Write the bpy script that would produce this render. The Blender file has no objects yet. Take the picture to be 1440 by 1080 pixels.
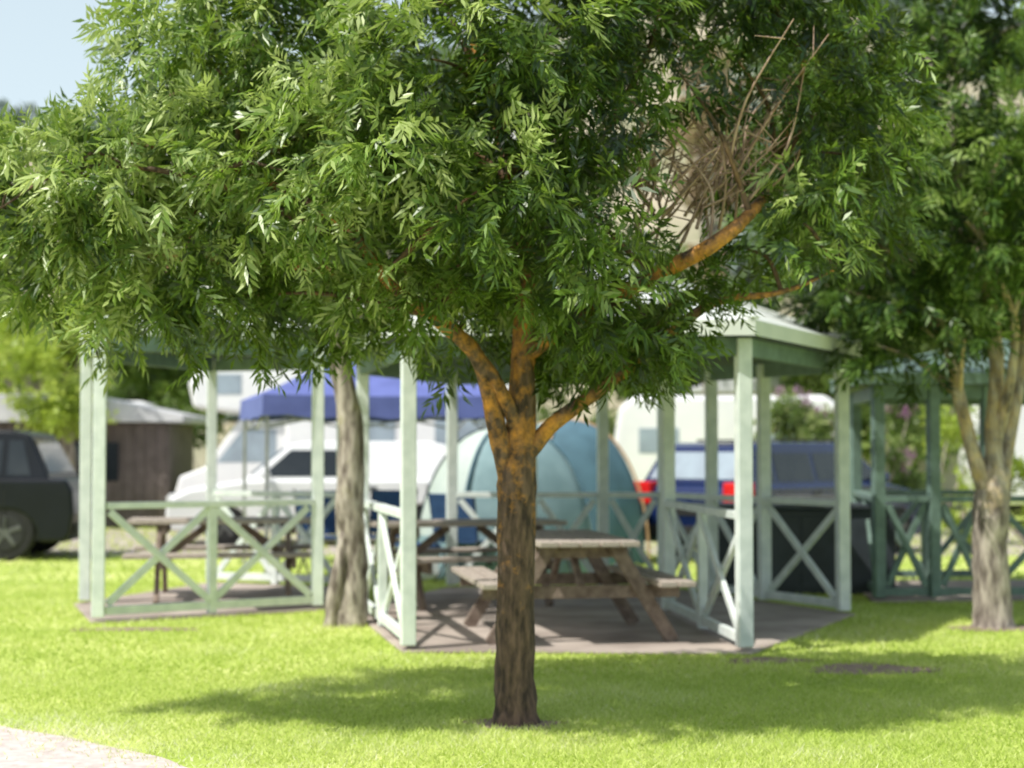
import bpy, bmesh, math, random
import numpy as np
from mathutils import Vector, Matrix
random.seed(7); rng=np.random.default_rng(11)
sc=bpy.context.scene
sc.view_settings.view_transform='Standard'; sc.view_settings.look='None'; sc.view_settings.exposure=0
COL=sc.collection

# ------------------------------------------------------------------ materials
def newmat(name):
    m=bpy.data.materials.new(name); m.use_nodes=True
    nt=m.node_tree; b=nt.nodes['Principled BSDF']; return m,nt,b
def surf(name,c1,c2=None,scale=6,rough=.6,bump=.0,metal=0,spec=.5,stretch=None,coat=0,detail=4):
    m,nt,b=newmat(name)
    if c2 is None: c2=tuple(x*.8 for x in c1)
    tc=nt.nodes.new('ShaderNodeTexCoord'); mp=nt.nodes.new('ShaderNodeMapping')
    if stretch: mp.inputs['Scale'].default_value=stretch
    n=nt.nodes.new('ShaderNodeTexNoise'); n.inputs['Scale'].default_value=scale; n.inputs['Detail'].default_value=detail
    r=nt.nodes.new('ShaderNodeValToRGB'); e=r.color_ramp.elements
    e[0].position=.35; e[0].color=(*c2,1); e[1].position=.65; e[1].color=(*c1,1)
    L=nt.links.new
    L(tc.outputs['Object'],mp.inputs[0]); L(mp.outputs[0],n.inputs['Vector']); L(n.outputs[0],r.inputs[0]); L(r.outputs[0],b.inputs['Base Color'])
    b.inputs['Roughness'].default_value=rough; b.inputs['Metallic'].default_value=metal
    b.inputs['Specular IOR Level'].default_value=spec; b.inputs['Coat Weight'].default_value=coat
    if bump:
        bp=nt.nodes.new('ShaderNodeBump'); bp.inputs['Strength'].default_value=bump; bp.inputs['Distance'].default_value=.02
        L(n.outputs[0],bp.inputs['Height']); L(bp.outputs[0],b.inputs['Normal'])
    return m
def leafmat(name,stops,transl=.4,tcol=(.25,.42,.03),rough=.42,spec=.5):
    m,nt,b=newmat(name); L=nt.links.new
    a=nt.nodes.new('ShaderNodeAttribute'); a.attribute_name='var'
    r=nt.nodes.new('ShaderNodeValToRGB'); cr=r.color_ramp
    while len(cr.elements)<len(stops): cr.elements.new(.5)
    for e,(p,c) in zip(cr.elements,stops): e.position=p; e.color=(*c,1)
    L(a.outputs['Fac'],r.inputs[0]); L(r.outputs[0],b.inputs['Base Color'])
    b.inputs['Roughness'].default_value=rough; b.inputs['Specular IOR Level'].default_value=spec
    t=nt.nodes.new('ShaderNodeBsdfTranslucent')
    mx=nt.nodes.new('ShaderNodeMix'); mx.data_type='RGBA'; mx.inputs[0].default_value=.4
    L(r.outputs[0],mx.inputs[6]); mx.inputs[7].default_value=(*tcol,1); L(mx.outputs[2],t.inputs[0])
    ms=nt.nodes.new('ShaderNodeMixShader'); ms.inputs[0].default_value=transl
    L(b.outputs[0],ms.inputs[1]); L(t.outputs[0],ms.inputs[2]); L(ms.outputs[0],nt.nodes['Material Output'].inputs[0])
    return m
def barkmat(name,dark,mid,lichen,lich_amt,scale=5,z0=.6,z1=1.5):
    m,nt,b=newmat(name); L=nt.links.new
    tc=nt.nodes.new('ShaderNodeTexCoord'); mp=nt.nodes.new('ShaderNodeMapping'); mp.inputs['Scale'].default_value=(1,1,.3)
    n=nt.nodes.new('ShaderNodeTexNoise'); n.inputs['Scale'].default_value=scale*6; n.inputs['Detail'].default_value=7
    r=nt.nodes.new('ShaderNodeValToRGB'); e=r.color_ramp.elements; e[0].position=.35; e[0].color=(*dark,1); e[1].position=.66; e[1].color=(*mid,1)
    n2=nt.nodes.new('ShaderNodeTexNoise'); n2.inputs['Scale'].default_value=scale*1.6; n2.inputs['Detail'].default_value=8; n2.inputs['Roughness'].default_value=.7
    sx=nt.nodes.new('ShaderNodeSeparateXYZ'); L(tc.outputs['Object'],sx.inputs[0])
    mr=nt.nodes.new('ShaderNodeMapRange'); mr.inputs[1].default_value=z0; mr.inputs[2].default_value=z1; mr.inputs[3].default_value=-.2; mr.inputs[4].default_value=lich_amt
    L(sx.outputs[2],mr.inputs[0])
    ad=nt.nodes.new('ShaderNodeMath'); L(n2.outputs[0],ad.inputs[0]); L(mr.outputs[0],ad.inputs[1])
    r2=nt.nodes.new('ShaderNodeValToRGB'); e=r2.color_ramp.elements; e[0].position=.42; e[1].position=.68; e[1].color=(.9,.9,.9,1)
    L(ad.outputs[0],r2.inputs[0])
    mx=nt.nodes.new('ShaderNodeMix'); mx.data_type='RGBA'; L(r2.outputs[0],mx.inputs[0]); L(r.outputs[0],mx.inputs[6]); mx.inputs[7].default_value=(*lichen,1)
    L(tc.outputs['Object'],mp.inputs[0]); L(mp.outputs[0],n.inputs['Vector']); L(tc.outputs['Object'],n2.inputs['Vector']); L(n.outputs[0],r.inputs[0])
    L(mx.outputs[2],b.inputs['Base Color']); b.inputs['Roughness'].default_value=.9
    bp=nt.nodes.new('ShaderNodeBump'); bp.inputs['Strength'].default_value=.8; bp.inputs['Distance'].default_value=.02
    L(n.outputs[0],bp.inputs['Height']); L(bp.outputs[0],b.inputs['Normal'])
    return m

M={}
M['mint']=surf('pale_green_paint',(.78,.83,.80),(.64,.70,.67),9,.55,.1)
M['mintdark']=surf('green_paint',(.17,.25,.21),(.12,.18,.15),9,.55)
M['roof']=surf('painted_metal_roof',(.76,.79,.75),(.66,.70,.66),2,.45)
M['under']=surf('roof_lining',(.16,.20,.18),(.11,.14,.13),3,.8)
M['wood']=surf('weathered_timber',(.52,.45,.39),(.30,.25,.21),14,.85,.3,stretch=(1,8,8))
M['wooddark']=surf('timber_frame',(.26,.20,.16),(.14,.10,.08),14,.85,.3)
M['slab']=surf('concrete_slab',(.46,.39,.34),(.27,.22,.19),1.6,.9,.2,detail=8)
M['glass']=surf('car_glass',(.03,.035,.04),(.02,.025,.03),3,.08)
M['glassl']=surf('tinted_glass',(.35,.42,.48),(.28,.33,.38),3,.1)
M['tyre']=surf('tyre_rubber',(.02,.02,.02),(.012,.012,.012),20,.85)
M['rim']=surf('wheel_alloy',(.2,.2,.21),(.12,.12,.12),9,.45,metal=.8)
M['trim']=surf('black_trim',(.02,.02,.022),(.015,.015,.015),9,.6)
M['red']=surf('tail_light',(.75,.02,.02),(.6,.01,.01),20,.25)
M['lamp']=surf('head_light',(.8,.8,.78),(.6,.6,.6),20,.15)
M['white']=surf('white_paint',(.84,.84,.84),(.78,.78,.79),2,.35,coat=.3)
M['blackcar']=surf('black_paint',(.008,.010,.014),(.006,.008,.01),3,.3,spec=.3)
M['bluecar']=surf('blue_paint',(.008,.02,.09),(.007,.016,.075),3,.25,coat=.3)
M['canopy']=surf('blue_canvas',(.13,.16,.42),(.10,.125,.34),4,.8)
M['metal']=surf('galvanised_tube',(.55,.55,.56),(.4,.4,.42),10,.4,metal=.6)
M['tentteal']=surf('teal_nylon',(.24,.35,.37),(.19,.29,.31),4,.75,spec=.2)
M['tentcream']=surf('cream_nylon',(.48,.55,.51),(.42,.49,.46),4,.75,spec=.2)
M['tentdark']=surf('slate_nylon',(.10,.19,.24),(.08,.15,.19),4,.75,spec=.2)
M['orange']=surf('tan_piping',(.5,.32,.18),(.42,.26,.14),9,.7)
M['slate']=surf('slate_panel',(.045,.055,.065),(.03,.037,.045),5,.5)
M['steel']=surf('steel_plate',(.3,.3,.3),(.2,.2,.2),9,.35,metal=.7)
M['brownwall']=surf('brown_cladding',(.15,.12,.11),(.10,.08,.07),5,.8)
M['greyroof']=surf('grey_roof_sheet',(.6,.6,.62),(.5,.5,.52),3,.6)
M['chair']=surf('blue_fabric',(.03,.08,.2),(.02,.06,.16),9,.8)
M['cream']=surf('cream_render',(.6,.54,.47),(.5,.45,.39),3,.85)
M['bark']=barkmat('lichen_bark',(.045,.03,.022),(.18,.115,.08),(.80,.36,.06),.0)
M['branch']=barkmat('brown_bark',(.045,.03,.022),(.17,.11,.07),(.35,.2,.07),-.05)
M['bark2']=barkmat('mottled_bark',(.12,.095,.08),(.46,.40,.34),(.62,.45,.2),.0,3)
M['bark3']=barkmat('pale_bark',(.11,.085,.07),(.50,.44,.38),(.36,.33,.16),-.1,3)
M['twig']=surf('dry_twig',(.5,.36,.28),(.30,.19,.14),12,.9)
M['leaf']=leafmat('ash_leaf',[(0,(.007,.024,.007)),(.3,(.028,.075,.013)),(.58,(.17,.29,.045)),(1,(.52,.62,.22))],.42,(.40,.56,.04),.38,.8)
M['leaf2']=leafmat('shade_leaf',[(0,(.008,.025,.008)),(.35,(.028,.07,.016)),(.65,(.14,.25,.045)),(1,(.42,.53,.18))],.4,(.34,.5,.05))
M['bgleaf']=leafmat('background_leaf',[(0,(.04,.07,.02)),(.5,(.15,.22,.06)),(1,(.36,.42,.15))],.38)
M['limeleaf']=leafmat('lime_leaf',[(0,(.20,.28,.03)),(.5,(.38,.50,.07)),(1,(.55,.64,.16))],.45,(.5,.6,.05))
M['dryleaf']=leafmat('dry_leaf',[(0,(.18,.12,.08)),(.5,(.38,.29,.19)),(1,(.5,.44,.24))],.4,(.5,.4,.2))
M['flower']=leafmat('pink_blossom',[(0,(.3,.12,.25)),(.5,(.45,.25,.4)),(1,(.55,.38,.5))],.4,(.5,.25,.4))
M['grass']=leafmat('grass_blade',[(0,(.22,.34,.04)),(.42,(.48,.60,.12)),(.78,(.68,.74,.29)),(1,(.84,.82,.62))],.45,(.74,.86,.2),.6,.3)
M['soil']=surf('bare_soil',(.34,.26,.19),(.2,.15,.11),9,.95,.4,detail=8)

# ------------------------------------------------------------------ helpers
def obj(name,me,mat=None,parent=None,loc=(0,0,0)):
    o=bpy.data.objects.new(name,me); COL.objects.link(o)
    if mat is not None:
        for mm in (mat if isinstance(mat,(list,tuple)) else [mat]): me.materials.append(mm)
    if parent: o.parent=parent
    o.location=loc
    return o
def empty(name,loc=(0,0,0),rz=0):
    e=bpy.data.objects.new(name,None); COL.objects.link(e); e.location=loc; e.rotation_euler=(0,0,rz); e.empty_display_size=.2
    return e
def npmesh(name,V,F,var=None):
    me=bpy.data.meshes.new(name); V=np.asarray(V,dtype=np.float32); F=np.asarray(F,dtype=np.int32)
    k=F.shape[1]; me.vertices.add(len(V)); me.vertices.foreach_set('co',V.ravel())
    me.loops.add(F.size); me.loops.foreach_set('vertex_index',F.ravel())
    me.polygons.add(len(F)); me.polygons.foreach_set('loop_start',np.arange(0,F.size,k,dtype=np.int32))
    try: me.polygons.foreach_set('loop_total',np.full(len(F),k,dtype=np.int32))
    except Exception: pass
    me.update(calc_edges=True)
    if var is not None:
        a=me.attributes.new('var','FLOAT','FACE'); a.data.foreach_set('value',np.clip(var,0,1).astype(np.float32))
    return me
def bevel(o,w=.01,seg=2):
    m=o.modifiers.new('b','BEVEL'); m.width=w; m.segments=seg; m.limit_method='ANGLE'; m.angle_limit=math.radians(35)
    return o
class Parts:
    """collects boxes/beams of one material into one mesh"""
    def __init__(s): s.bm=bmesh.new()
    def box(s,c,d,rz=0):
        r=bmesh.ops.create_cube(s.bm,size=1)
        bmesh.ops.transform(s.bm,matrix=Matrix.Translation(c)@Matrix.Rotation(rz,4,'Z')@Matrix.Diagonal((*d,1)),verts=r['verts'])
    def beam(s,p,q,w,h):
        p=Vector(p); q=Vector(q); d=q-p; r=bmesh.ops.create_cube(s.bm,size=1)
        z=d.normalized(); up=Vector((0,0,1)) if abs(z.z)<.95 else Vector((0,1,0))
        x=up.cross(z).normalized(); y=z.cross(x)
        R=Matrix((x,y,z)).transposed().to_4x4()
        bmesh.ops.transform(s.bm,matrix=Matrix.Translation((p+q)/2)@R@Matrix.Diagonal((w,h,d.length,1)),verts=r['verts'])
    def cyl(s,p,q,r1,r2=None,n=12):
        p=Vector(p); q=Vector(q); d=q-p
        r=bmesh.ops.create_cone(s.bm,cap_ends=True,segments=n,radius1=r1,radius2=r1 if r2 is None else r2,depth=d.length)
        bmesh.ops.transform(s.bm,matrix=Matrix.Translation((p+q)/2)@d.to_track_quat('Z','Y').to_matrix().to_4x4(),verts=r['verts'])
    def poly(s,pts):
        s.bm.faces.new([s.bm.verts.new(p) for p in pts])
    def done(s,name,mat,parent=None,bv=.006):
        me=bpy.data.meshes.new(name); bmesh.ops.recalc_face_normals(s.bm,faces=s.bm.faces); s.bm.to_mesh(me); s.bm.free()
        o=obj(name,me,mat,parent)
        if bv: bevel(o,bv,2)
        return o
def tube_into(V,F,pts,rad,n=9,wob=.06):
    pts=[Vector(p) for p in pts]
    P=[];R=[]
    for i in range(len(pts)-1):
        p0=pts[max(i-1,0)];p1=pts[i];p2=pts[i+1];p3=pts[min(i+2,len(pts)-1)]
        for k in range(5):
            t=k/5
            P.append(.5*((2*p1)+(-p0+p2)*t+(2*p0-5*p1+4*p2-p3)*t*t+(-p0+3*p1-3*p2+p3)*t**3)); R.append(rad[i]*(1-t)+rad[i+1]*t)
    P.append(pts[-1]);R.append(rad[-1])
    base=len(V)
    for i,(p,r) in enumerate(zip(P,R)):
        d=(P[min(i+1,len(P)-1)]-P[max(i-1,0)]).normalized()
        x=d.cross(Vector((.02,1,.05))).normalized(); y=d.cross(x)
        for k in range(n):
            a=2*math.pi*k/n; rr=r*(1+random.uniform(-wob,wob))
            V.append(tuple(p+x*math.cos(a)*rr+y*math.sin(a)*rr))
    for i in range(len(P)-1):
        for k in range(n):
            F.append((base+i*n+k,base+i*n+(k+1)%n,base+(i+1)*n+(k+1)%n,base+(i+1)*n+k))
def smooth(me): me.polygons.foreach_set('use_smooth',[True]*len(me.polygons)); me.update()

# ---- leaves
def sprig_template(seed,ncomp=5,pairs=4,ll=.075,lw=.018,rach=.15):
    r=np.random.default_rng(seed); B=[];D=[];S=[];Ln=[]
    for i in range(ncomp):
        o=np.array([.02+.17*i/ncomp,0,0]); az=r.uniform(0,6.28); th=r.uniform(.25,1.2)
        d=np.array([math.cos(th),math.sin(th)*math.cos(az),math.sin(th)*math.sin(az)])
        s=np.cross(d,r.normal(size=3)); s/=np.linalg.norm(s); nrm=np.cross(d,s)
        for j in range(pairs+1):
            t=.35+.65*j/pairs; p=o+d*rach*t-nrm*.03*t*t
            for sg in ((1,-1) if j<pairs else (0,)):
                ld=d*(.75 if sg else 1)+s*sg*.7+r.normal(size=3)*.14; ld/=np.linalg.norm(ld)
                sd=np.cross(ld,nrm+r.normal(size=3)*.35); sd/=np.linalg.norm(sd)
                B.append(p);D.append(ld);S.append(sd);Ln.append(ll*r.uniform(.75,1.25))
    B,D,S,Ln=map(np.array,(B,D,S,Ln)); Ln=Ln[:,None]
    nn=np.cross(D,S)
    v=np.stack([B,B+D*Ln*.45+S*lw*.5,B+D*Ln-nn*Ln*.18,B+D*Ln*.45-S*lw*.5],1)
    return v
T_NEAR=[sprig_template(i) for i in range(6)]
T_MID=[sprig_template(20+i,5,3,.10,.026,.15) for i in range(5)]
def clump_template(seed,n,size,lw):
    r=np.random.default_rng(seed); d=r.normal(size=(n,3)); d/=np.linalg.norm(d,axis=1)[:,None]
    B=d*r.uniform(.2,1,(n,1))*size*1.6; D=d+r.normal(size=(n,3))*.7; D/=np.linalg.norm(D,axis=1)[:,None]
    S=np.cross(D,r.normal(size=(n,3))); S/=np.linalg.norm(S,axis=1)[:,None]; Ln=size*r.uniform(.6,1.3,(n,1))
    return np.stack([B,B+D*Ln*.5+S*Ln*lw,B+D*Ln,B+D*Ln*.5-S*Ln*lw],1)
def foliage(clumps,per_r2,templates,droop=.9,squash=.8,scale=1,bias=None):
    Vs=[];var=[]
    for c in clumps:
        x,y,z,r=c[:4]; br=c[4] if len(c)>4 else 0
        n=max(4,int(per_r2*r*r)); d=rng.normal(size=(n,3)); d/=np.linalg.norm(d,axis=1)[:,None]
        rad=rng.uniform(.12,1.0,n)**.55
        rr=r*rad*(1+.25*np.sin(3*np.arctan2(d[:,1],d[:,0])+x*7)+.2*np.sin(5*d[:,2]+y*5+x*3))
        pos=np.array([x,y,z])+d*rr[:,None]*np.array([1,1,squash])
        ax=d*.9+rng.normal(size=(n,3))*.5+np.array([0,0,-.2]); ax/=np.linalg.norm(ax,axis=1)[:,None]
        u=rng.normal(size=(n,3)); b=np.cross(ax,u); b/=np.linalg.norm(b,axis=1)[:,None]; cc=np.cross(ax,b)
        R=np.stack([ax,b,cc],2)*(scale*rng.uniform(.75,1.25,(n,1,1)))
        ti=rng.integers(0,len(templates),n)
        cv=rng.normal(0,.09)
        for t in range(len(templates)):
            k=np.where(ti==t)[0]
            if not len(k): continue
            T=templates[t]; m=T.shape[0]
            W=np.einsum('nij,mqj->nmqi',R[k],T)
            W[...,2]-=droop*(W[...,0]**2+W[...,1]**2)
            W+=pos[k][:,None,None,:]
            Vs.append(W.reshape(-1,3))
            hh=(pos[k,2]-z)/r*.22+(rad[k]-.72)*.65   # sunlight painted into leaf colour: outer and upper leaves paler, inner ones darker
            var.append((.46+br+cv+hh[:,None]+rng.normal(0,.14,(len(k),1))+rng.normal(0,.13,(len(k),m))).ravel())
    V=np.concatenate(Vs); var=np.concatenate(var); F=np.arange(len(V)).reshape(-1,4)
    return V,F,var

# ------------------------------------------------------------------ world, sun, camera
el=math.radians(56); sd=Vector((-.82,-.57,0)).normalized()
w=bpy.data.worlds.new('World'); sc.world=w; w.use_nodes=True; nt=w.node_tree
sky=nt.nodes.new('ShaderNodeTexSky'); sky.sky_type='NISHITA'; sky.sun_disc=False; sky.sun_elevation=el; sky.sun_rotation=math.atan2(sd.x,sd.y)
sky.air_density=1.0; sky.dust_density=3.0
tc=nt.nodes.new('ShaderNodeTexCoord'); sx=nt.nodes.new('ShaderNodeSeparateXYZ')
mr=nt.nodes.new('ShaderNodeMapRange'); mr.inputs[1].default_value=.15; mr.inputs[2].default_value=.85; mr.inputs[3].default_value=.97; mr.inputs[4].default_value=.15
mx=nt.nodes.new('ShaderNodeMix'); mx.data_type='RGBA'; mx.inputs[7].default_value=(5.6,6.7,7.3,1)   # summer haze, thickest at the horizon
nt.links.new(tc.outputs['Generated'],sx.inputs[0]); nt.links.new(sx.outputs[2],mr.inputs[0]); nt.links.new(mr.outputs[0],mx.inputs[0]); nt.links.new(sky.outputs[0],mx.inputs[6])
nt.links.new(mx.outputs[2],nt.nodes['Background'].inputs[0]); nt.nodes['Background'].inputs[1].default_value=.135
sl=bpy.data.lights.new('sun','SUN'); sl.energy=5.0; sl.angle=math.radians(.5); sl.color=(1,.97,.90)
so=bpy.data.objects.new('sun',sl); COL.objects.link(so)
sun_from=Vector((sd.x*math.cos(el),sd.y*math.cos(el),math.sin(el))); so.rotation_euler=(-sun_from).to_track_quat('-Z','Y').to_euler(); so.location=(-8,-4,15)
cd=bpy.data.cameras.new('camera'); cam=bpy.data.objects.new('camera',cd); COL.objects.link(cam); sc.camera=cam
cd.lens=60; cd.sensor_width=36; cd.clip_end=2000; cam.location=(0,0,1.45); cam.rotation_euler=(math.radians(92.15),0,0)
cd.dof.use_dof=True; cd.dof.focus_distance=6.6; cd.dof.aperture_fstop=1.9

# ------------------------------------------------------------------ ground
def grass_ground():
    m,nt,b=newmat('lawn'); L=nt.links.new
    tc=nt.nodes.new('ShaderNodeTexCoord')
    n=nt.nodes.new('ShaderNodeTexNoise'); n.inputs['Scale'].default_value=.9; n.inputs['Detail'].default_value=6
    n2=nt.nodes.new('ShaderNodeTexNoise'); n2.inputs['Scale'].default_value=45; n2.inputs['Detail'].default_value=4
    L(tc.outputs['Object'],n.inputs['Vector']); L(tc.outputs['Object'],n2.inputs['Vector'])
    r=nt.nodes.new('ShaderNodeValToRGB'); e=r.color_ramp.elements
    e[0].position=.3; e[0].color=(.38,.50,.09,1); e[1].position=.7; e[1].color=(.64,.69,.26,1)
    r2=nt.nodes.new('ShaderNodeValToRGB'); e=r2.color_ramp.elements
    e[0].position=.3; e[0].color=(.65,.65,.62,1); e[1].position=.65; e[1].color=(1.08,1.08,1.0,1)
    mx=nt.nodes.new('ShaderNodeMix'); mx.data_type='RGBA'; mx.blend_type='MULTIPLY'; mx.inputs[0].default_value=1
    L(n.outputs[0],r.inputs[0]); L(n2.outputs[0],r2.inputs[0]); L(r.outputs[0],mx.inputs[6]); L(r2.outputs[0],mx.inputs[7]); L(mx.outputs[2],b.inputs['Base Color'])
    b.inputs['Roughness'].default_value=.95; b.inputs['Specular IOR Level'].default_value=.1
    return m
g=Parts(); g.poly([(-600,-60,0),(600,-60,0),(600,900,0),(-600,900,0)]); g.done('ground',grass_ground(),bv=0)
EY=np.array([3.5,6.4,7.73,9.16,10.3,12,14]); EX=np.array([2.4,-.25,-1.38,-2.8,-4.0,-6.0,-8.5])
edge=[]
for y in np.arange(3.5,14,.05):
    x=np.interp(y,EY,EX); edge.append((x+.05*math.sin(y*4)+.02*math.sin(y*11+1),y,.004))
p=Parts(); p.poly(edge+[(-12,14,.004),(-12,3.5,.004)])
dirt=surf('dusty_gravel',(.66,.58,.55),(.50,.43,.40),13,.95,.6,detail=10)
p.done('dirt_road',dirt,bv=0)
p=Parts(); p.poly([(-40,22.6,.004),(40,23.4,.004),(40,31,.004),(-40,30,.004)]); p.done('gravel_road',surf('road_gravel',(.46,.40,.36),(.36,.31,.28),5,.95,.2),bv=0)
SOIL=[(2.35,11.25,.42,.26),(1.75,11.7,.3,.16),(.02,9.02,.24,.2),(-3.0,13.7,.5,.16),(3.95,13.8,.4,.3)]
for (x,y,rx,ry) in SOIL:
    p=Parts(); p.poly([(x+rx*(1+.2*math.sin(3*a+x)+.12*math.sin(7*a))*math.cos(a),y+ry*(1+.2*math.sin(2*a+y)+.1*math.sin(5*a))*math.sin(a),.004) for a in np.linspace(0,2*math.pi,40)[:-1]]); p.done('bare_soil_patch',M['soil'],bv=0)

HEX=[(-.74,12.2),(1.64,12.1),(2.86,14.8),(1.55,17.5),(-.62,17.6),(-1.33,15.2)]
LEFT=[(-3.43,14.2),(-1.74,15.3),(-1.75,17.6),(-3.2,18.2),(-3.94,15.8)]
RIGHT=[(3.45,16.1),(6.2,16.3),(6.3,18.6),(3.7,18.4)]
def grow(poly,d):
    c=Vector((sum(p[0] for p in poly)/len(poly),sum(p[1] for p in poly)/len(poly)))
    return [tuple(c+(Vector(p)-c)*(1+d/(Vector(p)-c).length)) for p in poly]
def inside(poly,x,y):
    r=np.zeros(len(x),bool); n=len(poly)
    for i in range(n):
        x1,y1=poly[i];x2,y2=poly[(i+1)%n]
        c=((y1>y)!=(y2>y))&(x<(x2-x1)*(y-y1)/(y2-y1+1e-9)+x1); r^=c
    return r
def fld(x,y): return (np.sin(x*1.3+y*.7+1)+np.sin(x*2.9-y*1.9)+np.sin(y*3.7+x*.6+2)+.6*np.sin(x*6.1+y*5.3)+.6*np.sin(x*9-y*7.7))/4.2
def blades(n,y0,y1,h,wd,seedv):
    y=rng.uniform(y0,y1,n); x=rng.uniform(-1,1,n)*(.34*y+.5)
    ex=np.interp(y,EY,EX)
    thin=1/(1+np.exp(-(x-ex-.12+.25*fld(x*3,y*3))/.16)); keep=rng.uniform(size=n)<thin
    for pl in (HEX,LEFT,RIGHT): keep&=~inside(grow(pl,.10),x,y)
    for (sx_,sy_,rx,ry) in SOIL:
        q=((x-sx_)/rx)**2+((y-sy_)/ry)**2; keep&=~((q<1.3)&(rng.uniform(size=n)>np.clip(q-.25,.06,1)))
    keep&=((x-.02)**2+(y-9.06)**2)>.12**2
    x=x[keep];y=y[keep];ex=ex[keep];n=len(x); f=fld(x,y)
    hh=h*(1+.35*f)*rng.uniform(.5,1.35,n); a=rng.uniform(0,6.28,n); lean=rng.normal(0,.8,(n,2))*hh[:,None]
    z=np.zeros(n); sx=np.cos(a)*wd; sy=np.sin(a)*wd
    V=np.stack([np.stack([x-sx,y-sy,z],1),np.stack([x+sx,y+sy,z],1),np.stack([x+lean[:,0],y+lean[:,1],hh],1)],1).reshape(-1,3)
    var=.48+.30*f+rng.normal(0,.15,n)+.5*np.exp(-np.clip(x-ex,0,9)/.9)
    return V,var
V1,v1=blades(140000,6.3,11,.027,.004,0); V2,v2=blades(85000,11,18.5,.03,.007,1); V3,v3=blades(22000,18.5,34,.05,.016,2)
V=np.concatenate([V1,V2,V3]); me=npmesh('grass',V,np.arange(len(V)).reshape(-1,3),np.concatenate([v1,v2,v3])); obj('grass',me,M['grass'])

# ------------------------------------------------------------------ hill + distant trees
def hz(x,y):
    s=np.clip((y-75)/150,0,1); s=s*s*(3-2*s)
    return s*(42+10*np.sin(x*.02+1.3)+4*np.sin(x*.06)+ (x*.09))
nx,ny=90,60; xs=np.linspace(-260,260,nx); ys=np.linspace(74,330,ny); X,Y=np.meshgrid(xs,ys); Z=hz(X,Y)+rng.normal(0,.3,X.shape)*(Y>90)-.05
V=np.stack([X.ravel(),Y.ravel(),Z.ravel()],1); i=np.arange(nx*ny).reshape(ny,nx)
F=np.stack([i[:-1,:-1].ravel(),i[:-1,1:].ravel(),i[1:,1:].ravel(),i[1:,:-1].ravel()],1); me=npmesh('hill',V,F); smooth(me)
obj('hill',me,surf('dry_hillside',(.42,.36,.26),(.24,.24,.14),.14,.95,detail=8))
T_FAR=[clump_template(60+i,40,.9,.35) for i in range(4)]
cl=[]
for k in range(340):
    x=rng.uniform(-110,110); y=rng.uniform(90,240); z=float(hz(np.array(x),np.array(y)))
    if rng.uniform()<.6+.4*math.sin(x*.09+y*.05): cl.append((x,y,z+1.6,rng.uniform(1.2,3.2),rng.uniform(-.3,.2)))
for k in range(60):
    x=-75+k*2.6+rng.uniform(-1,1); cl.append((x,226+rng.uniform(-3,6),float(hz(np.array(x),np.array(226.)))+1.5,rng.uniform(2,4),-.3))
V,F,v=foliage(cl,6,T_FAR,droop=0,squash=1); obj('distant_trees',npmesh('distant_trees',V,F,v),surf('grey_green_bush',(.27,.32,.27),(.19,.24,.21),.2,.9))
T_BG=[clump_template(80+i,36,.14,.3) for i in range(5)]
def tree_simple(name,x,y,clumps,leaf,trunk_r,bark,per=60,templ=None,trunk_top=None,sc_=1):
    e=empty(name,(x,y,0)); V=[];F=[]
    top=trunk_top or 2.5
    tube_into(V,F,[(0,0,-.1),(.05,0,top*.5),(0,.05,top)],[trunk_r*1.25,trunk_r,trunk_r*.7],10)
    for c in clumps:
        if rng.uniform()<.8: tube_into(V,F,[(0,.03,top*random.uniform(.6,1)),(c[0]*.5,c[1]*.5,(top+c[2])*.5),(c[0],c[1],c[2])],[trunk_r*.5,trunk_r*.3,.015],6)
    me=npmesh('trunk',V,F); smooth(me); obj('trunk',me,bark,e)
    V,F,v=foliage(clumps,per,templ or T_BG,droop=.1,scale=sc_); obj('crown',npmesh('crown',V,F,v),leaf,e)
    return e
def rnd_crown(n,rx,rz,z0,r0,b=0):
    out=[]
    for k in range(n):
        a=rng.uniform(0,6.28); q=math.sqrt(rng.uniform()); h=rng.uniform(-1,1)
        s=math.sqrt(max(0,1-h*h))
        out.append((rx*q*s*math.cos(a),rx*q*s*math.sin(a),z0+rz*h,r0*rng.uniform(.7,1.3),b+rng.uniform(-.15,.15)))
    return out
for (x,y,n,rx,rz,z0,b,lf) in [(-13.5,42,20,2.6,1.9,4.3,.1,'bgleaf'),(-9.5,46,22,3.0,1.7,3.9,-.1,'bgleaf'),(-5,44,18,2.4,1.8,4.2,.0,'bgleaf'),(-1,47,18,2.6,1.9,4.6,.1,'bgleaf'),
     (4,45,20,2.8,1.6,4.2,-.1,'bgleaf'),(9.0,40,20,2.6,1.9,3.6,.1,'bgleaf'),(13,43,20,3,2.2,4.0,-.1,'bgleaf'),(-8.1,31,20,1.2,.9,2.8,.15,'limeleaf'),(-9.6,34,14,1.5,1.0,3.0,.05,'limeleaf'),(4.6,40,16,1.6,2.6,8.2,0,'dryleaf')]:
    tree_simple('background_tree',x,y,rnd_crown(n,rx,rz,z0,rx*.33,b),M[lf],.16,M['bark3'],70 if rx<1.55 else 22,sc_=1.0 if rx<1.55 else 1.8,trunk_top=z0-rz*.6)
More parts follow.
